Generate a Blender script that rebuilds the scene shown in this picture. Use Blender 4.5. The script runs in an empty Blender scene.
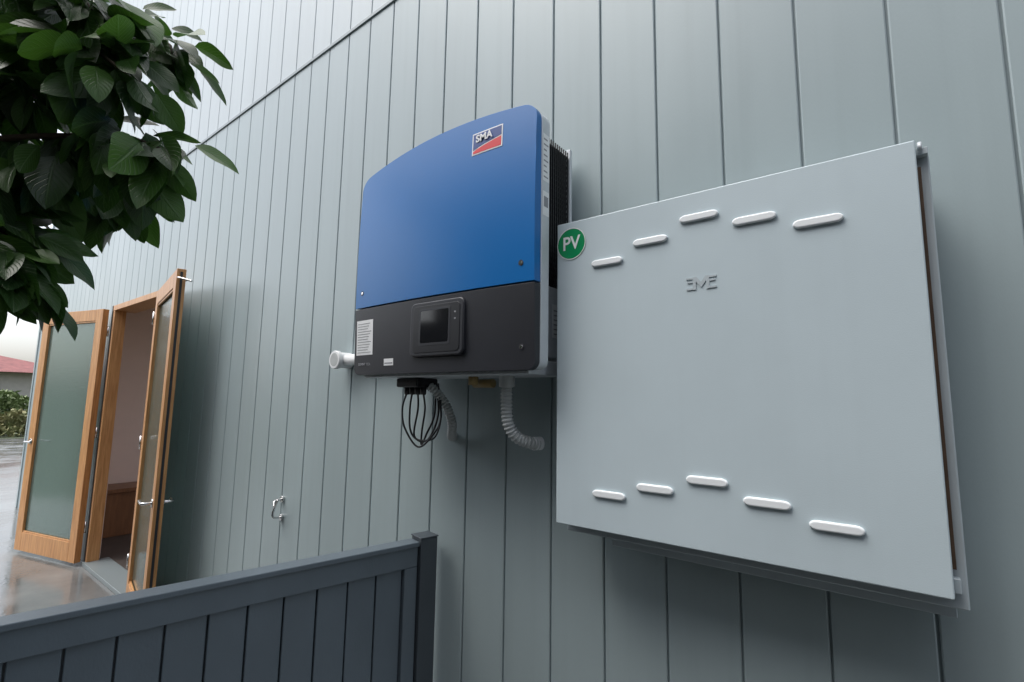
import bpy, bmesh, math, random
from mathutils import Vector, Matrix
random.seed(7)
S=bpy.context.scene
COL=S.collection
# ---------------------------------------------------------------- materials
def mat(name, col, rough=0.5, metal=0.0, var=0.0, vscale=4.0, bump=0.0, bscale=200.0, rvar=0.0, spec=0.5, coat=0.0, trans=0.0, stretch=(1,1,1), col2=None, ior=None, streak=0.0):
    m=bpy.data.materials.new(name); m.use_nodes=True
    nt=m.node_tree; N=nt.nodes; L=nt.links
    b=N["Principled BSDF"]
    b.inputs["Base Color"].default_value=(*col,1)
    b.inputs["Roughness"].default_value=rough
    b.inputs["Metallic"].default_value=metal
    b.inputs["Specular IOR Level"].default_value=spec
    b.inputs["Coat Weight"].default_value=coat
    b.inputs["Transmission Weight"].default_value=trans
    if ior: b.inputs["IOR"].default_value=ior
    tc=N.new("ShaderNodeTexCoord"); mp=N.new("ShaderNodeMapping")
    mp.inputs["Scale"].default_value=stretch
    L.new(tc.outputs["Object"],mp.inputs["Vector"])
    if var>0 or col2 or rvar>0:
        n=N.new("ShaderNodeTexNoise"); n.inputs["Scale"].default_value=vscale
        n.inputs["Detail"].default_value=4; n.inputs["Roughness"].default_value=0.6
        L.new(mp.outputs["Vector"],n.inputs["Vector"])
        r=N.new("ShaderNodeValToRGB")
        r.color_ramp.elements[0].position=0.3; r.color_ramp.elements[1].position=0.7
        c2=col2 if col2 else tuple(c*(1+var) for c in col)
        c1=col if col2 else tuple(c*(1-var) for c in col)
        r.color_ramp.elements[0].color=(*c1,1); r.color_ramp.elements[1].color=(*c2,1)
        L.new(n.outputs["Fac"],r.inputs["Fac"]); last=r.outputs["Color"]
        if streak>0:
            mp2=N.new("ShaderNodeMapping"); mp2.inputs["Scale"].default_value=(22,22,0.7); L.new(tc.outputs["Object"],mp2.inputs["Vector"])
            n3=N.new("ShaderNodeTexNoise"); n3.inputs["Scale"].default_value=1; n3.inputs["Detail"].default_value=4; L.new(mp2.outputs["Vector"],n3.inputs["Vector"])
            mr3=N.new("ShaderNodeMapRange"); mr3.inputs["From Min"].default_value=0.5; mr3.inputs["From Max"].default_value=0.75
            mr3.inputs["To Min"].default_value=1.0; mr3.inputs["To Max"].default_value=1-streak
            L.new(n3.outputs["Fac"],mr3.inputs["Value"])
            vm=N.new("ShaderNodeVectorMath"); vm.operation='SCALE'; L.new(last,vm.inputs[0]); L.new(mr3.outputs["Result"],vm.inputs["Scale"]); last=vm.outputs["Vector"]
        L.new(last,b.inputs["Base Color"])
        if rvar>0:
            mr=N.new("ShaderNodeMapRange"); mr.inputs["From Min"].default_value=0.35; mr.inputs["From Max"].default_value=0.65
            mr.inputs["To Min"].default_value=max(0.02,rough-rvar); mr.inputs["To Max"].default_value=rough+rvar
            L.new(n.outputs["Fac"],mr.inputs["Value"]); L.new(mr.outputs["Result"],b.inputs["Roughness"])
    if bump>0:
        n2=N.new("ShaderNodeTexNoise"); n2.inputs["Scale"].default_value=bscale; n2.inputs["Detail"].default_value=2
        L.new(mp.outputs["Vector"],n2.inputs["Vector"])
        bp=N.new("ShaderNodeBump"); bp.inputs["Strength"].default_value=bump; bp.inputs["Distance"].default_value=0.002
        L.new(n2.outputs["Fac"],bp.inputs["Height"]); L.new(bp.outputs["Normal"],b.inputs["Normal"])
    return m
M={}
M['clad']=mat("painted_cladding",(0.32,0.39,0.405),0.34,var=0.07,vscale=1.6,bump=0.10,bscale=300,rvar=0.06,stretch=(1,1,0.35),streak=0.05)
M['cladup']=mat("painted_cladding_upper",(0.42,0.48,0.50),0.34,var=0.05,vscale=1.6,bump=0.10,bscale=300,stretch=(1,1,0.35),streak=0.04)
M['groove']=mat("groove_paint",(0.25,0.31,0.33),0.6)
M['flash']=mat("metal_flashing",(0.22,0.26,0.27),0.35,metal=0.2)
M['cab']=mat("powder_coated_steel",(0.49,0.58,0.62),0.34,var=0.03,vscale=2.5,bump=0.12,bscale=420,rvar=0.05,streak=0.02)
M['cabedge']=mat("powder_coated_steel_body",(0.42,0.48,0.51),0.45,var=0.04,vscale=8)
M['vent']=mat("louvre_paint",(0.80,0.84,0.86),0.35,var=0.02)
M['brown']=mat("weathered_ply",(0.085,0.05,0.03),0.8,var=0.4,vscale=14,stretch=(6,6,1))
M['blue']=mat("blue_cover_plastic",(0.002,0.13,0.40),0.33,var=0.03,vscale=3,bump=0.1,bscale=500,spec=0.5)
M['black']=mat("dark_grey_plastic",(0.019,0.021,0.027),0.42,var=0.1,vscale=6,bump=0.2,bscale=500)
M['panel']=mat("display_bezel",(0.012,0.013,0.016),0.35)
M['screen']=mat("display_glass",(0.008,0.009,0.011),0.08)
M['alu']=mat("cast_aluminium",(0.55,0.59,0.62),0.42,metal=0.2,var=0.05,vscale=15)
M['grille']=mat("black_grille",(0.012,0.013,0.015),0.5)
M['white']=mat("white_label",(0.78,0.80,0.81),0.4,var=0.03)
M['ink']=mat("black_ink",(0.03,0.03,0.035),0.5)
M['inkg']=mat("grey_ink",(0.25,0.26,0.28),0.5)
M['red']=mat("red_print",(0.60,0.02,0.03),0.35)
M['lblue']=mat("logo_blue",(0.01,0.05,0.22),0.35)
M['green']=mat("green_sticker",(0.0,0.25,0.085),0.3,var=0.05,vscale=12)
M['conduit']=mat("grey_pvc",(0.46,0.49,0.49),0.42,var=0.08,vscale=20)
M['cable']=mat("black_cable",(0.01,0.01,0.012),0.4)
M['brass']=mat("yellow_connector",(0.35,0.25,0.10),0.4,var=0.2,vscale=20)
M['timber']=mat("oiled_cedar",(0.42,0.19,0.065),0.40,col2=(0.66,0.35,0.14),vscale=5,stretch=(14,14,0.9),bump=0.3,bscale=30)
M['darkframe']=mat("dark_seal",(0.02,0.022,0.024),0.5)
M['glass']=mat("reeded_glass",(0.22,0.31,0.28),0.09,trans=0.6,bump=0.4,bscale=60,ior=1.45)
M['chrome']=mat("satin_steel",(0.6,0.6,0.6),0.22,metal=1.0)
M['fence']=mat("charcoal_fence_paint",(0.125,0.158,0.185),0.36,var=0.12,vscale=3,bump=0.2,bscale=180,stretch=(1,1,0.5))
M['post']=mat("charcoal_post_paint",(0.055,0.068,0.080),0.4,var=0.08,vscale=4,bump=0.2,bscale=180)
M['conc']=mat("wet_concrete",(0.10,0.105,0.105),0.15,col2=(0.21,0.215,0.21),vscale=1.3,rvar=0.13,bump=0.4,bscale=40)
M['plaster']=mat("interior_plaster",(0.78,0.62,0.55),0.7,var=0.03)
M['ifloor']=mat("interior_floor",(0.07,0.06,0.055),0.4,var=0.2)
M['wood']=mat("interior_wood",(0.20,0.09,0.04),0.4,var=0.2,stretch=(8,8,1))
M['roof']=mat("red_roof_tiles",(0.24,0.08,0.075),0.7,var=0.25,vscale=3)
M['brick']=mat("render_wall",(0.45,0.43,0.40),0.8,var=0.08)
M['dbrick']=mat("shading_house_dark",(0.09,0.065,0.055),0.85,var=0.3,vscale=10)
M['bark']=mat("bark",(0.07,0.05,0.035),0.85,var=0.3,vscale=20,bump=0.8,bscale=60,stretch=(1,1,0.3))
M['hedge']=mat("hedge_leaves",(0.09,0.14,0.05),0.6,col2=(0.20,0.26,0.10),vscale=6)
M['bfence']=mat("shading_fence_dark",(0.05,0.046,0.042),0.7,var=0.3,vscale=3,stretch=(8,8,1))

def leafmat():
    m=bpy.data.materials.new("broad_leaf"); m.use_nodes=True
    nt=m.node_tree; N=nt.nodes; L=nt.links
    b=N["Principled BSDF"]; out=N["Material Output"]
    uv=N.new("ShaderNodeUVMap"); uv.uv_map="UVMap"
    sep=N.new("ShaderNodeSeparateXYZ"); L.new(uv.outputs["UV"],sep.inputs[0])
    ab=N.new("ShaderNodeMath"); ab.operation='ABSOLUTE'; L.new(sep.outputs[0],ab.inputs[0])
    mu=N.new("ShaderNodeMath"); mu.operation='MULTIPLY'; mu.inputs[1].default_value=0.35; L.new(ab.outputs[0],mu.inputs[0])
    su=N.new("ShaderNodeMath"); su.operation='SUBTRACT'; L.new(sep.outputs[1],su.inputs[0]); L.new(mu.outputs[0],su.inputs[1])
    fr=N.new("ShaderNodeMath"); fr.operation='MULTIPLY'; fr.inputs[1].default_value=60; L.new(su.outputs[0],fr.inputs[0])
    sn=N.new("ShaderNodeMath"); sn.operation='SINE'; L.new(fr.outputs[0],sn.inputs[0])
    pw=N.new("ShaderNodeMapRange"); pw.inputs["From Min"].default_value=0.8; pw.inputs["From Max"].default_value=1.0; L.new(sn.outputs[0],pw.inputs["Value"])
    mid=N.new("ShaderNodeMapRange"); mid.inputs["From Min"].default_value=0.09; mid.inputs["From Max"].default_value=0.03; L.new(ab.outputs[0],mid.inputs["Value"])
    mx=N.new("ShaderNodeMath"); mx.operation='MAXIMUM'; L.new(pw.outputs[0],mx.inputs[0]); L.new(mid.outputs[0],mx.inputs[1])
    at=N.new("ShaderNodeAttribute"); at.attribute_name="tone"
    r=N.new("ShaderNodeValToRGB"); r.color_ramp.elements[0].position=0.0; r.color_ramp.elements[1].position=1.0
    r.color_ramp.elements[0].color=(0.014,0.036,0.011,1); r.color_ramp.elements[1].color=(0.055,0.125,0.022,1)
    L.new(at.outputs["Fac"],r.inputs["Fac"])
    mix=N.new("ShaderNodeMixRGB"); mix.inputs[2].default_value=(0.07,0.13,0.045,1)
    mf=N.new("ShaderNodeMath"); mf.operation='MULTIPLY'; mf.inputs[1].default_value=0.4; L.new(mx.outputs[0],mf.inputs[0])
    L.new(mf.outputs[0],mix.inputs[0]); L.new(r.outputs["Color"],mix.inputs[1])
    L.new(mix.outputs[0],b.inputs["Base Color"]); b.inputs["Roughness"].default_value=0.38
    b.inputs["Specular IOR Level"].default_value=0.42
    bp=N.new("ShaderNodeBump"); bp.inputs["Strength"].default_value=0.5; bp.inputs["Distance"].default_value=0.002; bp.invert=True
    L.new(mx.outputs[0],bp.inputs["Height"]); L.new(bp.outputs["Normal"],b.inputs["Normal"])
    tr=N.new("ShaderNodeBsdfTranslucent"); tr.inputs[0].default_value=(0.10,0.26,0.03,1)
    ms=N.new("ShaderNodeMixShader"); ms.inputs[0].default_value=0.16
    L.new(b.outputs[0],ms.inputs[1]); L.new(tr.outputs[0],ms.inputs[2]); L.new(ms.outputs[0],out.inputs["Surface"])
    return m
M['leaf']=leafmat()

# ---------------------------------------------------------------- helpers
def empty(name,parent=None):
    e=bpy.data.objects.new(name,None); COL.objects.link(e); e.empty_display_size=0.1
    if parent: e.parent=parent
    return e
def addmesh(name,verts,faces,m,parent=None,smooth=False,bevel=0,seg=3,mats=None,fm=None,angle=30):
    me=bpy.data.meshes.new(name); me.from_pydata([tuple(v) for v in verts],[],faces)
    bm=bmesh.new(); bm.from_mesh(me); bmesh.ops.recalc_face_normals(bm,faces=bm.faces); bm.to_mesh(me); bm.free()
    ob=bpy.data.objects.new(name,me); COL.objects.link(ob)
    for mm in (mats or [m]): me.materials.append(mm)
    if fm:
        for p,i in zip(me.polygons,fm): p.material_index=i
    if smooth or bevel:
        for p in me.polygons: p.use_smooth=True
    if bevel:
        b=ob.modifiers.new("bevel",'BEVEL'); b.width=bevel; b.segments=seg; b.limit_method='ANGLE'; b.angle_limit=math.radians(angle); b.harden_normals=True
    if parent: ob.parent=parent
    return ob
def box(name,x0,x1,y0,y1,z0,z1,m,parent=None,bevel=0.0,seg=2,R=None,o=None):
    v=[Vector((x,y,z)) for x in(x0,x1) for y in(y0,y1) for z in(z0,z1)]
    if R is not None: v=[(R@p)+Vector(o) for p in v]
    f=[(0,1,3,2),(4,6,7,5),(0,4,5,1),(2,3,7,6),(0,2,6,4),(1,5,7,3)]
    return addmesh(name,v,f,m,parent,bevel=bevel,seg=seg)
def prism(name,pts,y0,y1,m,parent=None,bevel=0,seg=3):
    n=len(pts)
    v=[(x,y0,z) for x,z in pts]+[(x,y1,z) for x,z in pts]
    f=[tuple(range(n)),tuple(range(2*n-1,n-1,-1))]+[(i,(i+1)%n,n+(i+1)%n,n+i) for i in range(n)]
    return addmesh(name,v,f,m,parent,bevel=bevel,seg=seg,angle=50)
def cyl(name,c,axis,r,h,m,parent=None,n=32,bevel=0.0,r2=None):
    a=Vector(axis).normalized(); t=a.orthogonal().normalized(); s=a.cross(t); c=Vector(c); r2=r if r2 is None else r2
    v=[c+t*(r*math.cos(2*math.pi*i/n))+s*(r*math.sin(2*math.pi*i/n)) for i in range(n)]
    v+=[c+a*h+t*(r2*math.cos(2*math.pi*i/n))+s*(r2*math.sin(2*math.pi*i/n)) for i in range(n)]
    f=[tuple(range(n)),tuple(range(2*n-1,n-1,-1))]+[(i,(i+1)%n,n+(i+1)%n,n+i) for i in range(n)]
    ob=addmesh(name,v,f,m,parent,bevel=bevel,angle=50)
    if not bevel:
        for p in ob.data.polygons: p.use_smooth=len(p.vertices)==4
    return ob
def catmull(P,k=12):
    P=[Vector(p) for p in P]; Q=[P[0]*2-P[1]]+P+[P[-1]*2-P[-2]]; out=[]
    for i in range(1,len(Q)-2):
        a,b,c,d=Q[i-1:i+3]
        for j in range(k):
            t=j/k; out.append(0.5*((2*b)+(c-a)*t+(2*a-5*b+4*c-d)*t*t+(3*b-a-3*c+d)*t**3))
    out.append(P[-1]); return out
def tube(name,P,r,m,parent=None,corr=0.0,pitch=0.006,n=16,r1=None,spl=True):
    C=catmull(P) if spl else [Vector(p) for p in P]
    L=[0]
    for a,b in zip(C,C[1:]): L.append(L[-1]+(b-a).length)
    tot=L[-1]; step=pitch/6 if corr else max(tot/60,0.004); k=max(2,int(tot/step)); pts=[]
    j=0
    for i in range(k+1):
        s=tot*i/k
        while j<len(L)-2 and L[j+1]<s: j+=1
        t=(s-L[j])/max(1e-9,L[j+1]-L[j]); pts.append((C[j].lerp(C[j+1],t),s))
    v=[];f=[]; nrm=(pts[1][0]-pts[0][0]).orthogonal().normalized()
    for i,(p,s) in enumerate(pts):
        tg=(pts[min(i+1,k)][0]-pts[max(i-1,0)][0]).normalized()
        nrm=(nrm-tg*nrm.dot(tg)).normalized(); bi=tg.cross(nrm)
        rr=(r if r1 is None else r+(r1-r)*s/tot)+corr*math.sin(2*math.pi*s/pitch)
        for q in range(n):
            a=2*math.pi*q/n; v.append(p+nrm*(rr*math.cos(a))+bi*(rr*math.sin(a)))
    for i in range(k):
        for q in range(n): f.append((i*n+q,i*n+(q+1)%n,(i+1)*n+(q+1)%n,(i+1)*n+q))
    f.append(tuple(range(n))); f.append(tuple(k*n+q for q in range(n-1,-1,-1)))
    return addmesh(name,v,f,m,parent,smooth=True)
def text(name,s,x,z,y,size,m,parent=None,ext=0.0005,bold=0.0,sx=1.0):
    cu=bpy.data.curves.new(name,'FONT'); cu.body=s; cu.size=size; cu.extrude=ext; cu.offset=bold; cu.align_x='CENTER'; cu.align_y='CENTER'
    t=bpy.data.objects.new(name+"_tmp",cu); COL.objects.link(t)
    bpy.context.view_layer.update()
    me=bpy.data.meshes.new_from_object(t.evaluated_get(bpy.context.evaluated_depsgraph_get()))
    bpy.data.objects.remove(t)
    me.materials.clear(); me.materials.append(m)
    me.transform(Matrix.Translation((x,y,z))@Matrix.Rotation(math.pi/2,4,'X')@Matrix.Diagonal((sx,1,1,1)))
    ob=bpy.data.objects.new(name,me); COL.objects.link(ob)
    if parent: ob.parent=parent
    return ob

GZ=-0.13
# ---------------------------------------------------------------- house
house=empty("clad_house")
XL,XR=-9.4,4.2
OX0,OX1,OZ1=-5.82,-4.46,2.20
seams=[]
x=0.060
while x>XL: x-=0.1835
x+=0.1835
while x<XR: seams.append(x); x+=0.1835
def strip(name,x0,x1,z0,z1,m,y=0.0,gw=0.0028,gd=0.007):
    prof=[(x0,y)]
    for s in seams:
        if s-gw-0.003>x0 and s+gw+0.003<x1:
            prof+=[(s-gw-0.0028,y),(s-gw,y+0.002),(s-gw,y+gd),(s+gw,y+gd),(s+gw,y+0.002),(s+gw+0.0028,y)]
    prof.append((x1,y))
    v=[(a,b,z0) for a,b in prof]+[(a,b,z1) for a,b in prof]; n=len(prof)
    f=[(i,i+1,n+i+1,n+i) for i in range(n-1)]
    fm=[1 if prof[i][1]>y+0.006 and prof[i+1][1]>y+0.006 else 0 for i in range(n-1)]
    return addmesh(name,v,f,m,house,mats=[m,M['groove']],fm=fm)
FZ=3.33
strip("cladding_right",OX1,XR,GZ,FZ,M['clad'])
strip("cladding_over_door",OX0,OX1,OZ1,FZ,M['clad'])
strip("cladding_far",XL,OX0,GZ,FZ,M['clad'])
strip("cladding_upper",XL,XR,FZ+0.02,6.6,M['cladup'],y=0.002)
prism("joint_flashing",[(XL-0.01,FZ),(XR,FZ),(XR,FZ+0.02),(XL-0.01,FZ+0.02)],-0.008,0.02,M['flash'],house,bevel=0.003)
box("corner_trim",XL-0.02,XL+0.05,-0.012,0.03,GZ,6.6,M['clad'],house,bevel=0.003)
box("end_wall",XL-0.015,XL+0.1,0.03,6.0,GZ,6.6,M['clad'],house)
box("right_end_wall",XR-0.1,XR,0.03,6.0,GZ,6.6,M['clad'],house)
box("roof",XL-0.3,XR+0.3,-0.12,6.3,6.6,6.75,M['flash'],house)
box("sub_wall_right",OX1+0.06,XR-0.1,0.03,0.14,GZ,6.6,M['plaster'],house)
box("sub_wall_far",XL+0.1,OX0-0.06,0.03,0.10,GZ,6.6,M['plaster'],house)
box("sub_wall_over",OX0-0.06,OX1+0.06,0.03,0.14,OZ1+0.05,6.6,M['plaster'],house)
box("room_floor",-7.6,-3.3,0.10,3.4,GZ-0.02,GZ+0.03,M['ifloor'],house)
box("room_back_cut_for_light",-7.0,-3.3,3.4,3.5,GZ,0.2,M['plaster'],house)  # room left open above this, an invented opening so daylight brightens the interior
box("room_left",-7.1,-7.0,0.10,3.4,GZ,2.6,M['plaster'],house)
box("room_ceiling",-7.6,-3.3,0.14,2.6,2.6,2.65,M['plaster'],house)
box("room_right",-3.4,-3.3,0.14,2.6,GZ,2.6,M['plaster'],house)
box("room_cupboard",-6.98,-6.6,0.2,1.4,GZ+0.03,0.36,M['wood'],house,bevel=0.006)
box("room_shelf",-6.98,-6.55,0.18,1.45,0.36,0.40,M['wood'],house,bevel=0.004)
box("jamb_left",OX0-0.005,OX0+0.045,-0.02,0.07,GZ,OZ1,M['timber'],house,bevel=0.003)
box("jamb_right",OX1-0.045,OX1+0.005,-0.02,0.15,GZ,OZ1,M['timber'],house,bevel=0.003)
box("frame_head",OX0-0.005,OX1+0.005,-0.022,0.15,OZ1,OZ1+0.05,M['timber'],house,bevel=0.003)
box("seal_left",OX0-0.04,OX0-0.007,-0.024,0.02,GZ,OZ1+0.05,M['darkframe'],house)
box("threshold",OX0,OX1,-0.04,0.15,GZ,GZ+0.035,M['flash'],house,bevel=0.004)

# ---------------------------------------------------------------- doors
def door(h,e,hz=0.93):
    root=empty("glazed_timber_door")
    h=Vector(h); e=Vector(e); d=(e-h); w=d.length; d.normalize(); n=Vector((0,0,1)).cross(d)
    Rm=Matrix((d,n,Vector((0,0,1)))).transposed(); t=0.05
    def b(nm,x0,x1,z0,z1,m,y0=-t/2,y1=t/2,bev=0.003): return box(nm,x0,x1,y0,y1,z0,z1,m,root,bevel=bev,R=Rm,o=h)
    H0,H1=GZ+0.03,OZ1+0.01
    b("hinge_stile",0,0.105,H0,H1,M['timber']); b("lock_stile",w-0.105,w,H0,H1,M['timber'])
    b("top_rail",0.105,w-0.105,H1-0.11,H1-0.001,M['timber']); b("bottom_rail",0.105,w-0.105,H0+0.001,H0+0.17,M['timber'])
    b("glass_pane",0.100,w-0.100,H0+0.165,H1-0.105,M['glass'],-0.004,0.004,0)
    for sgn in(-1,1):
        b("glazing_bead_top",0.105,w-0.105,H1-0.125,H1-0.111,M['timber'],sgn*0.014-0.006,sgn*0.014+0.006,0.002)
        b("glazing_bead_bottom",0.105,w-0.105,H0+0.171,H0+0.185,M['timber'],sgn*0.014-0.006,sgn*0.014+0.006,0.002)
        p=h+d*(w-0.055)+Vector((0,0,hz)); o=n*sgn
        cyl("handle_rose",p+o*(t/2-0.001),o,0.026,0.008,M['chrome'],root)
        tube("handle_lever",[p+o*(t/2),p+o*(t/2+0.045),p+o*(t/2+0.055)-d*0.03,p+o*(t/2+0.055)-d*0.12],0.009,M['chrome'],root)
    b("edge_strip",w+0.0005,w+0.004,H0+0.02,H1-0.02,M['darkframe'],-0.007,0.007,0)
    for z in (0.15,1.0,1.95):
        cyl("hinge_knuckle",h+Vector((0,0,z))-d*0.006-n*(t/2+0.004),(0,0,1),0.008,0.1,M['chrome'],root)
    return root,d,n,w
door((OX0-0.02,-0.07,0),(-6.80,-0.33,0))
HX=OX1+0.0
r2,d2,n2,w2=door((HX,-0.05,0),(-3.50,-0.228,0),hz=0.76)
p=Vector((HX,-0.05,2.13))+d2*(w2-0.02)
tube("door_stay",[p+n2*0.0,p+n2*0.04+Vector((0,0,.02)),p+Vector((0.05,-0.03,.015)),p+Vector((0.13,0.02,-.01))],0.006,M['chrome'],r2)

# ---------------------------------------------------------------- inverter
inv=empty("solar_inverter")
ix0,ix1=-1.517,-0.722
def topz(x):
    t=(x-ix0)/(ix1-ix0)
    z=2.225+(2.250-2.225)*t+0.036*4*t*(1-t)
    for dd in (x-ix0,ix1-x):
        r=0.045
        if dd<r: z-=(r-math.sqrt(max(0,r*r-(r-dd)**2)))*0.9
    return z
def fy(x,z): 
    t=(x-ix0)/(ix1-ix0)*2-1; q=(z-1.5)/0.78
    return -0.292-0.014*(1-t*t)-0.010*math.sin(max(0,min(1,q))*math.pi)
xs=[ix0+(ix1-ix0)*(0.5-0.5*math.cos(math.pi*i/48)) for i in range(49)]
def slab(name,zb,zt,yb,m,bev):
    rows=14; v=[];f=[]; nx=len(xs)
    for j in range(rows+1):
        for x in xs:
            a=zb(x); b=zt(x); z=a+(b-a)*j/rows; v.append((x,fy(x,z),z))
    off=len(v)
    for j in range(rows+1):
        for x in xs:
            a=zb(x); b=zt(x); z=a+(b-a)*j/rows; v.append((x,yb,z))
    for j in range(rows):
        for i in range(nx-1):
            a=j*nx+i; f.append((a,a+1,a+nx+1,a+nx)); f.append((off+a,off+a+nx,off+a+nx+1,off+a+1))
    for i in range(nx-1):
        f.append((i,off+i,off+i+1,i+1)); a=rows*nx+i; f.append((a,a+1,off+a+1,off+a))
    for j in range(rows):
        a=j*nx; f.append((a,a+nx,off+a+nx,off+a)); a=j*nx+nx-1; f.append((a,off+a,off+a+nx,a+nx))
    return addmesh(name,v,f,m,inv,bevel=bev,seg=4,angle=50)
def botz(x):
    z=1.497
    for dd in (x-ix0,ix1-x):
        r=0.025
        if dd<r: z+=(r-math.sqrt(max(0,r*r-(r-dd)**2)))
    return z
slab("blue_cover",lambda x:1.737,topz,-0.272,M['blue'],0.008)
slab("lower_cover",botz,lambda x:1.732,-0.272,M['black'],0.007)
pts=[(x,botz(x)+0.003) for x in xs]+[(x,topz(x)-0.003) for x in reversed(xs)]
pts=[(ix0-0.002+(x-ix0)*(ix1-ix0+0.004)/(ix1-ix0),z) for x,z in pts]
prism("aluminium_frame",pts,-0.2715,-0.232,M['alu'],inv,bevel=0.003)
rx0,rx1=-1.49,-0.765
box("heat_sink_core",rx0+0.02,rx1-0.014,-0.231,-0.045,1.76,2.205,M['grille'],inv)
box("back_plate",rx0,rx1+0.006,-0.052,-0.038,1.56,2.228,M['alu'],inv,bevel=0.003)
for i in range(26):
    z=1.765+i*0.0172
    box("fin_%d"%(i+1),rx0,rx1,-0.228,-0.053,z,z+0.004,M['grille'],inv)
for i in range(14):
    y=-0.222+i*0.0122
    box("grille_bar_%d"%(i+1),rx1+0.0002,rx1+0.004,y,y+0.0035,1.757,2.212,M['grille'],inv)
box("lower_housing",rx0+0.01,rx1+0.004,-0.231,-0.06,1.54,1.752,M['alu'],inv,bevel=0.004)
box("side_label",rx1+0.0045,rx1+0.0055,-0.150,-0.085,1.60,1.70,M['white'],inv)
for i in range(6): box("side_label_line_%d"%i,rx1+0.0057,rx1+0.0062,-0.145,-0.09-0.01*(i%3),1.61+i*0.014,1.613+i*0.014,M['inkg'],inv)
fx=ix1+0.0022
box("warning_sticker",fx,fx+0.0006,-0.267,-0.236,2.03,2.17,M['white'],inv)
for i in range(8): box("warning_line_%d"%i,fx+0.0007,fx+0.0011,-0.264,-0.242-0.004*(i%3),2.04+i*0.016,2.044+i*0.016,M['inkg'],inv)
box("warning_sticker_low",fx,fx+0.0006,-0.267,-0.236,1.93,2.0,M['white'],inv)
box("warning_mark",fx+0.0007,fx+0.0011,-0.262,-0.241,1.955,1.985,M['inkg'],inv)
def quadpatch(name,x0,x1,z0f,z1f,m,off):
    v=[];f=[];k=16
    for i in range(k+1):
        x=x0+(x1-x0)*i/k
        for z in (z0f(x),z1f(x)): v.append((x,fy(x,z)-off,z))
        for z in (z0f(x),z1f(x)): v.append((x,fy(x,z)+0.001,z))
    for i in range(k):
        a=i*4; b=a+4
        f+= [(a,b,b+1,a+1),(a+2,a+3,b+3,b+2),(a,a+2,b+2,b),(a+1,b+1,b+3,a+3)]
    f+=[(0,1,3,2),(k*4,k*4+2,k*4+3,k*4+1)]
    return addmesh(name,v,f,m,inv)
lx0,lx1,lz0,lz1=-0.952,-0.838,2.152,2.222
quadpatch("logo_border",lx0,lx1,lambda x:lz0,lambda x:lz1,M['white'],0.0012)
g=0.004
def sw(x):
    t=(x-lx0)/(lx1-lx0); return lz0+g+(0.003+0.027*t**0.6)
quadpatch("logo_field",lx0+g,lx1-g,lambda x:sw(x)+0.0040,lambda x:lz1-g,M['lblue'],0.0018)
quadpatch("logo_wedge",lx0+g,lx1-g,lambda x:lz0+g,lambda x:sw(x),M['red'],0.0018)
text("logo_text","SMA",-0.905,2.2000,fy(-0.905,2.2)-0.0045,0.031,M['white'],inv,bold=0.0009,sx=1.08)
for sx_,sz_ in ((-0.765,1.79),(-1.475,1.79),(-0.765,1.56)):
    cyl("screw",(sx_,fy(sx_,sz_)-0.001,sz_),(0,1,0),0.008,0.004,M['ink'],inv)
    cyl("screw_head",(sx_,fy(sx_,sz_)-0.002,sz_),(0,1,0),0.0045,0.004,M['chrome'],inv)
def rrect(x0,x1,z0,z1,r,k=6):
    P=[]
    for cx,cz,a0 in ((x1-r,z0+r,-90),(x1-r,z1-r,0),(x0+r,z1-r,90),(x0+r,z0+r,180)):
        for i in range(k+1):
            a=math.radians(a0+90*i/k); P.append((cx+r*math.cos(a),cz+r*math.sin(a)))
    return P
fyb=fy(-1.07,1.63)
prism("display_surround",rrect(-1.192,-0.960,1.546,1.718,0.020),fyb-0.008,fyb+0.02,M['black'],inv,bevel=0.005)
prism("display_bezel",rrect(-1.176,-0.974,1.558,1.705,0.014),fyb-0.0095,fyb+0.01,M['panel'],inv,bevel=0.001)
prism("display_frame",rrect(-1.148,-1.012,1.580,1.695,0.006),fyb-0.0102,fyb+0.01,M['black'],inv,bevel=0.0005)
prism("display_glass",rrect(-1.140,-1.020,1.588,1.688,0.004),fyb-0.0108,fyb+0.01,M['screen'],inv)
for i,zz in enumerate((1.675,1.655)): prism("led_window_%d"%i,rrect(-0.996,-0.989,zz-0.0025,zz+0.0025,0.002),fyb-0.0102,fyb,M['inkg'],inv)
quadpatch("type_label",-1.502,-1.402,lambda x:1.566,lambda x:1.690,M['white'],0.001)
for i in range(12):
    z=1.574+i*0.0093; e=-1.412-0.02*((i*7)%4)/3
    quadpatch("type_label_line_%d"%i,-1.495,e,lambda x:z,lambda x:z+0.0022,M['inkg'],0.0015)
quadpatch("small_label",-1.335,-1.285,lambda x:1.525,lambda x:1.548,M['white'],0.001)
quadpatch("small_label_print",-1.331,-1.289,lambda x:1.531,lambda x:1.535,M['inkg'],0.0015)
text("model_text","SUNNY POWER",-1.44,1.533,fy(-1.44,1.53)-0.001,0.014,M['inkg'],inv,sx=0.9)
box("bottom_plate",-1.49,-0.76,-0.268,-0.08,1.488,1.53,M['alu'],inv,bevel=0.004)
box("dc_switch",-1.37,-1.26,-0.22,-0.12,1.455,1.487,M['cable'],inv,bevel=0.006)
for i in range(4):
    cyl("cable_gland_%d"%i,(-1.355+i*0.028,-0.18,1.43),(0,0,1),0.010,0.03,M['cable'],inv,r2=0.012)
cyl("conduit_gland",(-0.895,-0.19,1.455),(0,0,1),0.024,0.035,M['conduit'],inv,n=8,bevel=0.002)
cyl("yellow_gland",(-1.03,-0.19,1.462),(0,0,1),0.016,0.027,M['brass'],inv,n=8)
cyl("yellow_gland_cap",(-1.06,-0.15,1.468),(1,0,0),0.014,0.08,M['brass'],inv,n=12)
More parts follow.
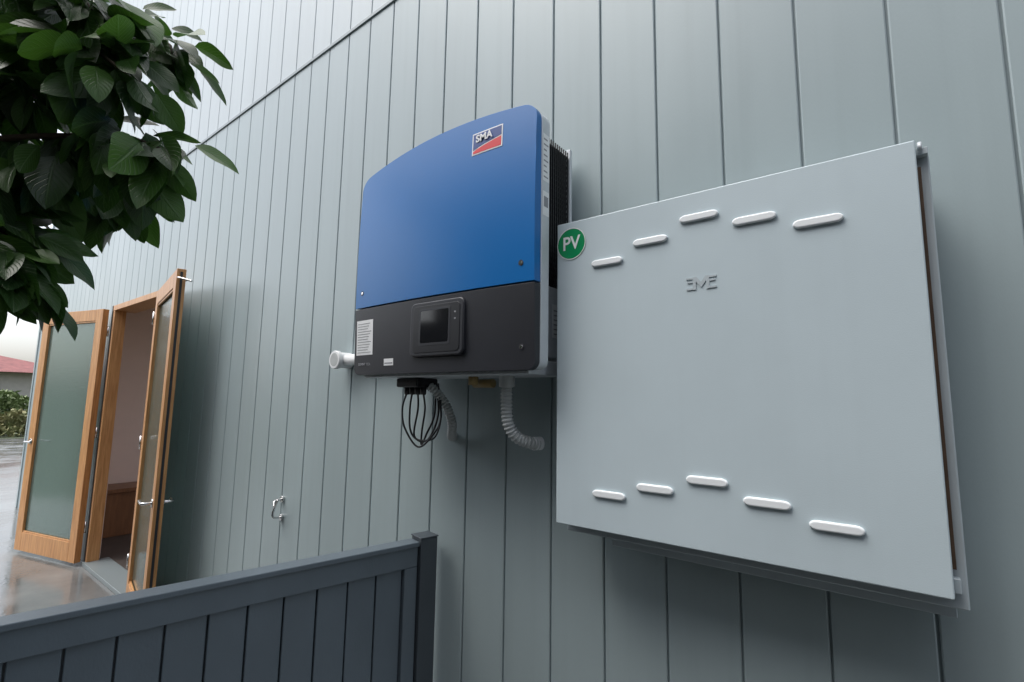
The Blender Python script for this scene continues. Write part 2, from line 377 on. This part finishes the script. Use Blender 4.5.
box("wall_bracket",-1.05,-0.72,-0.055,-0.002,1.50,1.56,M['alu'],inv,bevel=0.003)
box("wall_bracket_upper",-1.40,-0.80,-0.04,-0.002,2.05,2.12,M['alu'],inv,bevel=0.003)
tube("flex_conduit",[(-0.895,-0.19,1.47),(-0.895,-0.19,1.40),(-0.890,-0.185,1.345),(-0.875,-0.165,1.308),(-0.85,-0.13,1.290),(-0.838,-0.10,1.285)],0.0165,M['conduit'],inv,corr=0.0024,pitch=0.011)
cyl("conduit_end",(-0.848,-0.118,1.287),(0.35,0.9,0),0.020,0.03,M['white'],inv,bevel=0.002)
tube("flex_conduit_tail",[(-1.285,-0.16,1.47),(-1.245,-0.14,1.44),(-1.225,-0.11,1.39),(-1.225,-0.08,1.33),(-1.255,-0.05,1.285),(-1.30,0.01,1.275)],0.0150,M['conduit'],inv,corr=0.0022,pitch=0.011)
rc=random.Random(3)
for i in range(4):
    o=i*0.012; j=lambda s=0.012: rc.uniform(-s,s)
    tube("dc_cable_%d"%i,[(-1.355+i*0.028,-0.18,1.44),(-1.365+o*1.8+j(),-0.185+o,1.38+j()),(-1.345+o+j(),-0.19+o,1.31-o*0.4+j()),(-1.29-o*.3+j(),-0.18+o,1.268+j(.02)),(-1.225-o+j(),-0.16,1.285+j()),(-1.215-o+j(),-0.14,1.36+j()),(-1.25+j(.01),-0.14,1.47)],0.0034,M['cable'],inv,n=8)
cap=empty("pipe_vent_cap")
cyl("cap_body",(-1.975,-0.075,1.585),(0,1,0),0.036,0.075,M['white'],cap,bevel=0.004)
cyl("cap_rim",(-1.975,-0.085,1.585),(0,1,0),0.042,0.022,M['white'],cap,bevel=0.004)
cyl("cap_hole",(-1.975,-0.0858,1.585),(0,1,0),0.030,0.01,M['conduit'],cap)
cyl("cap_elbow",(-1.975,-0.04,1.585),(1,0,0),0.025,0.4,M['white'],cap)

# ---------------------------------------------------------------- cabinet
cab=empty("electrical_cabinet")
cx0,cx1,cz0,cz1=-0.714,0.077,1.094,1.917
prism("door_panel",[(cx0,cz0),(cx1,cz0),(cx1,cz1),(cx0,cz1)],-0.200,-0.181,M['cab'],cab,bevel=0.003)
prism("cabinet_body",[(-0.702,1.070),(0.098,1.070),(0.098,1.900),(-0.702,1.900)],-0.162,-0.03,M['cabedge'],cab,bevel=0.003)
prism("door_gap_dark",[(cx0+0.012,cz0+0.01),(cx1-0.012,cz0+0.01),(cx1-0.012,cz1-0.012),(cx0+0.012,cz1-0.012)],-0.1808,-0.1622,M['darkframe'],cab)  # dark slab puts the shade of the door gap into colour
box("ply_packer",0.0700,0.0835,-0.1795,-0.1625,1.14,1.87,M['brown'],cab)
box("hinge_block",0.070,0.096,-0.1795,-0.1625,1.893,1.908,M['cabedge'],cab,bevel=0.002)
cyl("hinge_pin",(0.084,-0.184,1.900),(0,0,1),0.0035,0.016,M['alu'],cab)
box("hinge_block_low",0.0705,0.088,-0.1795,-0.1625,1.10,1.125,M['cabedge'],cab,bevel=0.002)
box("mount_rail",-0.60,0.085,-0.10,-0.028,1.035,1.0695,M['cabedge'],cab,bevel=0.002)
box("mount_stand_off",-0.66,0.06,-0.0298,-0.002,1.12,1.85,M['cabedge'],cab)
VX=[-0.558,-0.440,-0.321,-0.203,-0.085]
VT=[1.783,1.818,1.854,1.823,1.792]; VB=[1.186,1.215,1.246,1.215,1.186]
def louvre(i,x,z):
    w,h=0.045,0.0095; P=[];k=8
    for s,a0 in((1,-90),(-1,90)):
        for q in range(k+1):
            a=math.radians(a0+180*q/k); P.append((x+s*(w-h*1.5)+1.5*h*math.cos(a),z+h*math.sin(a)))
    prism("louvre_%d"%i,P,-0.2075,-0.199,M['vent'],cab,bevel=0.0045,seg=4)
for i,(x,z) in enumerate(zip(VX,VT)): louvre(i,x,z)
for i,(x,z) in enumerate(zip(VX,VB)): louvre(i+5,x,z)
# pressed M emblem with side bars
ex,ez=-0.320,1.695
Mh=[(0,0.002),(0.010,0.0155),(0.0185,0.0155),(0.0185,-0.0155),(0.0115,-0.0155),(0.0115,0.004),(0,-0.0105)]
outl=[(ex+a,ez+b) for a,b in Mh]+[(ex-a,ez+b) for a,b in reversed(Mh[1:-1])]
prism("emblem_letter",outl,-0.2022,-0.199,M['cabedge'],cab)
for s in(-1,1):
    for q,(l,zz) in enumerate(((0.034,0.0125),(0.031,0.004),(0.034,-0.0125))):
        a,b=sorted((ex+s*0.0186,ex+s*l))
        box("emblem_bar",a,b,-0.2021,-0.199,ez+zz-0.0022,ez+zz+0.0022,M['cabedge'],cab)
stk=(-0.667,1.853)
cyl("sticker_disc",(stk[0],-0.2012,stk[1]),(0,1,0),0.0455,0.0015,M['green'],cab,n=64)
def ring(name,c,r0,r1,y,m,par):
    n=64; v=[(c[0]+r*math.cos(2*math.pi*i/n),y,c[1]+r*math.sin(2*math.pi*i/n)) for r in(r0,r1) for i in range(n)]
    addmesh(name,v,[(i,(i+1)%n,n+(i+1)%n,n+i) for i in range(n)],m,par)
ring("sticker_ring",stk,0.0430,0.0454,-0.2018,M['white'],cab)
text("sticker_text","PV",stk[0],stk[1],-0.2018,0.054,M['white'],cab,ext=0.0003,bold=0.0008,sx=0.92)

# ---------------------------------------------------------------- low fence
fen=empty("low_paling_fence")
A=Vector((-1.352,-0.075,0)); B0=Vector((-1.600,-1.18,0)); dd=(B0-A).normalized(); nn=Vector((0,0,1)).cross(dd)
Rf=Matrix((dd,nn,Vector((0,0,1)))).transposed()
nf=1 if nn.x>0 else -1
FT=0.915
def fb(nm,x0,x1,y0,y1,z0,z1,m,bev=0.003):
    ya,yb=(y0,y1) if nf>0 else (-y1,-y0)
    return box(nm,x0,x1,ya,yb,z0,z1,m,fen,bevel=bev,R=Rf,o=A)
FL=2.1
fb("end_post",-0.035,0.032,-0.035,0.035,GZ,FT+0.008,M['post'])
fb("post_cap",-0.038,0.035,-0.038,0.038,FT+0.0085,FT+0.013,M['post'],0.002)
fb("top_cap",0.036,FL,-0.030,0.034,FT-0.016,FT,M['fence'])
fb("top_rail",0.036,FL,-0.020,0.022,FT-0.085,FT-0.0165,M['fence'])
fb("stile",0.036,0.085,-0.021,0.021,GZ+0.08,FT-0.0855,M['fence'])
fb("bottom_rail",0.086,FL,-0.020,0.020,GZ+0.05,GZ+0.12,M['fence'])
fb("gap_dark_sheet",0.086,FL,-0.018,-0.0125,GZ+0.121,FT-0.0856,M['post'],0)  # dark sheet added so the gaps between palings read as shade
k=0; xx=0.088
while xx<FL-0.1:
    fb("paling_%d"%k,xx,xx+0.092,-0.012,0.006+random.uniform(-.001,.001),GZ+0.121,FT-0.0857,M['fence'],0.003); xx+=0.0965; k+=1
fb("far_post",FL,FL+0.07,-0.035,0.035,GZ,FT+0.03,M['post'])

hk=empty("wall_cleat_hook")
for z in (0.80,0.89):
    cyl("hook_base",(-2.49,-0.012,z),(0,1,0),0.016,0.012,M['chrome'],hk,bevel=0.002)
tube("hook_bar",[(-2.49,-0.01,0.89),(-2.49,-0.045,0.885),(-2.47,-0.055,0.865),(-2.44,-0.055,0.90)],0.0055,M['chrome'],hk)
tube("hook_bar_low",[(-2.49,-0.01,0.80),(-2.49,-0.045,0.805),(-2.49,-0.05,0.83),(-2.49,-0.03,0.89)],0.005,M['chrome'],hk)

# ---------------------------------------------------------------- ground, added light blockers, background
s=400
addmesh("ground",[(-s,-s,GZ-0.004),(s,-s,GZ-0.004),(s,s,GZ-0.004),(-s,s,GZ-0.004)],[(0,1,2,3)],mat("lawn_earth",(0.05,0.07,0.03),0.9,col2=(0.08,0.09,0.05),vscale=0.5,bump=0.5,bscale=20))
addmesh("concrete_path",[(-23,-2.45,GZ),(6,-2.45,GZ),(6,0.03,GZ),(-9.4,0.03,GZ),(-9.4,5,GZ),(-23,5,GZ)],[(0,1,2,3,4,5)],M['conc'])
bf=empty("unseen_shading_fence")  # unseen fence behind the camera, added to block sky and darken the lower wall
v=[];f=[]
x=-6.5;i=0
while x<6:
    h=2.15+random.uniform(-.01,.01); y=-2.5+(0.012 if i%2 else 0)
    b0=len(v)
    for a in(x,x+0.11):
        for q in(y,y+0.018):
            for z in(GZ,h): v.append((a,q,z))
    f+=[tuple(b0+t for t in q) for q in((0,1,3,2),(4,6,7,5),(0,4,5,1),(2,3,7,6),(0,2,6,4),(1,5,7,3))]
    x+=0.105;i+=1
addmesh("palings",v,f,M['bfence'],bf)
box("rail",-6.5,6,-2.55,-2.505,1.2,1.28,M['bfence'],bf)
nh=empty("unseen_shading_house")  # unseen house added behind the camera to deepen the shade low on the wall
box("walls",-5.0,7,-11,-4.0,GZ,4.6,M['dbrick'],nh)
addmesh("hip_roof",[(-5.5,-11.5,4.6),(7.5,-11.5,4.6),(7.5,-3.6,4.6),(-5.5,-3.6,4.6),(-2,-7.8,6.2),(3.5,-7.8,6.2)],[(0,1,5,4),(1,2,5),(2,3,4,5),(3,0,4),(0,3,2,1)],M['flash'],nh)
for xx in(-4,0,3.5): box("window",xx,xx+1.2,-4.0,-3.97,1.0,2.2,M['screen'],nh)
dh=empty("distant_house")
box("walls",-48,-40,-16,6,GZ,2.5,M['brick'],dh)
rv=[(-49,-17,2.5),(-39,-17,2.5),(-39,7,2.5),(-49,7,2.5),(-44,-12,3.9),(-44,2,3.9)]
addmesh("hip_roof",rv,[(0,1,4),(1,2,5,4),(2,3,5),(3,0,4,5),(0,3,2,1)],M['roof'],dh)
for yy in(-6,-2,1.5): box("window",-39.995,-39.9,yy,yy+1.4,0.9,2.0,M['screen'],dh)
def bush(name,cx,cy,rx,ry,h,n,m,ls=0.12):
    v=[];f=[]
    for i in range(n):
        a=random.uniform(0,2*math.pi); rr=random.uniform(0.3,1)**0.5; t=random.random()
        k=(1-t*t*0.5)*(0.85+0.3*math.sin(3*a+7*t))
        p=Vector((cx+rx*rr*k*math.cos(a),cy+ry*rr*k*math.sin(a),GZ+h*t*(0.85+0.15*math.sin(5*a))))
        u=Vector((random.gauss(0,1),random.gauss(0,1),random.gauss(0,1))).normalized(); w=u.orthogonal().normalized(); s=ls*random.uniform(.6,1.3)
        b0=len(v); v+=[p-u*s,p+w*s*0.4,p+u*s,p-w*s*0.4]; f.append((b0,b0+1,b0+2,b0+3))
    return addmesh(name,v,f,m)
bush("garden_hedge",-30,1.0,1.4,4.5,1.6,6000,M['hedge'],0.13)
M['flax']=mat("dry_grass_leaves",(0.26,0.23,0.11),0.7,col2=(0.16,0.20,0.08),vscale=4)
bush("garden_shrub",-24.5,1.6,0.9,1.6,0.9,2200,M['flax'],0.10)

# ---------------------------------------------------------------- tree
tree=empty("broadleaf_tree")
tube("trunk",[(-2.35,-2.05,GZ),(-2.33,-2.0,0.7),(-2.28,-1.95,1.4),(-2.25,-1.85,2.0),(-2.3,-1.8,2.7),(-2.4,-1.8,3.4)],0.075,M['bark'],tree,r1=0.03,n=12)
twigs=[]
SH=Vector((-0.075,-0.045,0.02))
def limb(P,r=0.02,sh=True,n=120):
    P=[Vector(P[0])]+[Vector(p)+(SH if sh else Vector()) for p in P[1:]]
    tube("limb",P,r,M['bark'],tree,r1=0.003,n=8)
    twigs.append((catmull(P,8),n))
limb([(-2.26,-1.9,1.7),(-1.9,-1.6,1.95),(-1.5,-1.3,2.10),(-1.2,-1.12,2.10),(-1.06,-1.06,2.02)])
limb([(-2.27,-1.9,1.9),(-1.9,-1.6,2.2),(-1.5,-1.3,2.3),(-1.25,-1.15,2.26),(-1.15,-1.10,2.16)])
limb([(-2.28,-1.9,1.5),(-1.9,-1.5,1.75),(-1.5,-1.25,1.92),(-1.20,-1.05,1.94),(-1.03,-1.00,1.88)],0.018)
limb([(-2.28,-1.9,1.3),(-1.9,-1.6,1.6),(-1.5,-1.3,1.73),(-1.32,-1.18,1.70),(-1.25,-1.15,1.62)],0.015)
limb([(-2.26,-1.9,2.1),(-2.0,-1.5,2.3),(-1.7,-1.1,2.45),(-1.5,-0.9,2.40),(-1.42,-0.90,2.30)],0.018,n=80)
limb([(-2.26,-1.9,2.4),(-1.9,-1.6,2.6),(-1.5,-1.3,2.6),(-1.3,-1.2,2.5),(-1.2,-1.15,2.38)],0.02,n=80)
limb([(-2.26,-1.9,1.8),(-2.0,-1.5,1.9),(-1.7,-1.2,2.0),(-1.5,-1.0,1.98),(-1.45,-0.95,1.88)],0.015,n=100)
limb([(-2.26,-1.9,1.9),(-2.0,-1.6,2.1),(-1.7,-1.35,2.18),(-1.45,-1.2,2.12),(-1.32,-1.15,2.02)],0.015,n=100)
limb([(-2.26,-1.9,1.6),(-2.0,-1.6,1.8),(-1.7,-1.35,1.93),(-1.45,-1.2,1.93),(-1.33,-1.12,1.85)],0.015,n=100)
limb([(-2.26,-1.9,1.5),(-2.0,-1.6,1.65),(-1.7,-1.35,1.80),(-1.48,-1.22,1.80),(-1.38,-1.15,1.72)],0.015,n=90)
limb([(-2.3,-1.8,2.6),(-2.5,-1.4,2.8),(-2.6,-1.0,2.9)],0.02,False,50)
limb([(-2.3,-1.8,2.2),(-2.7,-2.0,2.5),(-3.0,-2.2,2.8)],0.02,False,50)
limb([(-2.3,-1.8,2.9),(-2.1,-2.2,3.2),(-1.9,-2.4,3.3)],0.02,False,50)
V=[];F=[];UV=[];TN=[]
def leaf(base,dirv,nrm,Ln,W):
    d=dirv.normalized(); s=d.cross(nrm).normalized(); n=s.cross(d)
    k=9; b0=len(V); fold=random.uniform(0.08,0.4); curl=random.uniform(0.1,0.6); tw=random.uniform(-.4,.4); wav=random.uniform(0,6)
    tn=random.random()**1.8
    cs=[-1,-0.5,0,0.5,1]
    for i in range(k+1):
        t=i/k
        w=W*0.5*(math.sin(math.pi*t**0.85)**0.75 if 0<t<1 else 0)
        c=base+d*(Ln*t)-n*(curl*Ln*t*t*0.5)
        a=tw*t; s2=s*math.cos(a)+n*math.sin(a); n2=n*math.cos(a)-s*math.sin(a)
        for q in cs:
            lift=abs(q)*w*fold+0.07*w*math.sin(9*t+wav)*q*q
            V.append(c+s2*(q*w)+n2*lift); UV.append((q,t)); TN.append(tn)
    for i in range(k):
        for j in range(4):
            a=b0+i*5+j; F.append((a,a+1,a+6,a+5))
for tw,nleaf in twigs:
    n=len(tw)
    for i in range(nleaf):
        t=1-random.random()**1.1*0.72
        idx=min(n-2,int(t*(n-1))); p=tw[idx].lerp(tw[idx+1],t*(n-1)-idx)
        off=Vector((random.gauss(0,1),random.gauss(0,1),random.gauss(-0.1,1))).normalized()
        spread=random.uniform(0.0,0.13)*(1.1-0.6*t)
        b=p+off*spread
        d=off*0.8+Vector((0.2,0.12,-0.85))+Vector((random.gauss(0,.35),random.gauss(0,.35),random.gauss(0,.3)))
        nr=Vector((random.gauss(0,.6)+0.2,random.gauss(0,.6)-0.2,0.8))
        Ln=random.uniform(0.07,0.13)
        leaf(b,d,nr,Ln,Ln*random.uniform(0.48,0.64))
me=bpy.data.meshes.new("foliage"); me.from_pydata([tuple(v) for v in V],[],F)
ul=me.uv_layers.new(name="UVMap")
for lp_ in me.loops: ul.data[lp_.index].uv=UV[lp_.vertex_index]
at=me.attributes.new("tone",'FLOAT','POINT')
for i,t in enumerate(TN): at.data[i].value=t
for p in me.polygons: p.use_smooth=True
me.materials.append(M['leaf'])
fo=bpy.data.objects.new("foliage",me); COL.objects.link(fo); fo.parent=tree

# ---------------------------------------------------------------- camera
f=484.0
d1=Vector((-639,-48,-484)).normalized()
up=Vector((63,4041,-484)); up=(up-d1*up.dot(d1)).normalized()
X=-d1; Z=up; Y=Z.cross(X)
R=Matrix((X,Y,Z))
cd=bpy.data.cameras.new("camera"); cam=bpy.data.objects.new("camera",cd); COL.objects.link(cam)
cam.matrix_world=Matrix.Translation((0,-1.34,1.42))@R.to_4x4()
cd.sensor_width=36; cd.lens=f/1024*36; cd.clip_start=0.02; cd.clip_end=1500
S.camera=cam
# ---------------------------------------------------------------- light
w=bpy.data.worlds.new("World"); S.world=w; w.use_nodes=True
N=w.node_tree.nodes; L=w.node_tree.links
bg=N["Background"]; sky=N.new("ShaderNodeTexSky"); sky.sky_type='NISHITA'; sky.sun_disc=False
EL,AZ=math.radians(62),math.radians(215)
sky.sun_elevation=EL; sky.sun_rotation=AZ; sky.dust_density=4; sky.air_density=1.0; sky.ozone_density=1
hs=N.new("ShaderNodeHueSaturation"); hs.inputs["Saturation"].default_value=0.38; hs.inputs["Value"].default_value=2.25
L.new(sky.outputs[0],hs.inputs["Color"]); L.new(hs.outputs[0],bg.inputs["Color"]); bg.inputs["Strength"].default_value=0.15
sd=bpy.data.lights.new("sun",'SUN'); sd.energy=0.6; sd.angle=math.radians(35); sd.color=(1,0.98,0.95)
so=bpy.data.objects.new("sun",sd); COL.objects.link(so)
sv=Vector((math.sin(AZ)*math.cos(EL),math.cos(AZ)*math.cos(EL),math.sin(EL)))
so.rotation_euler=sv.to_track_quat('Z','Y').to_euler()
S.view_settings.view_transform='Standard'; S.view_settings.look='None'; S.view_settings.exposure=0
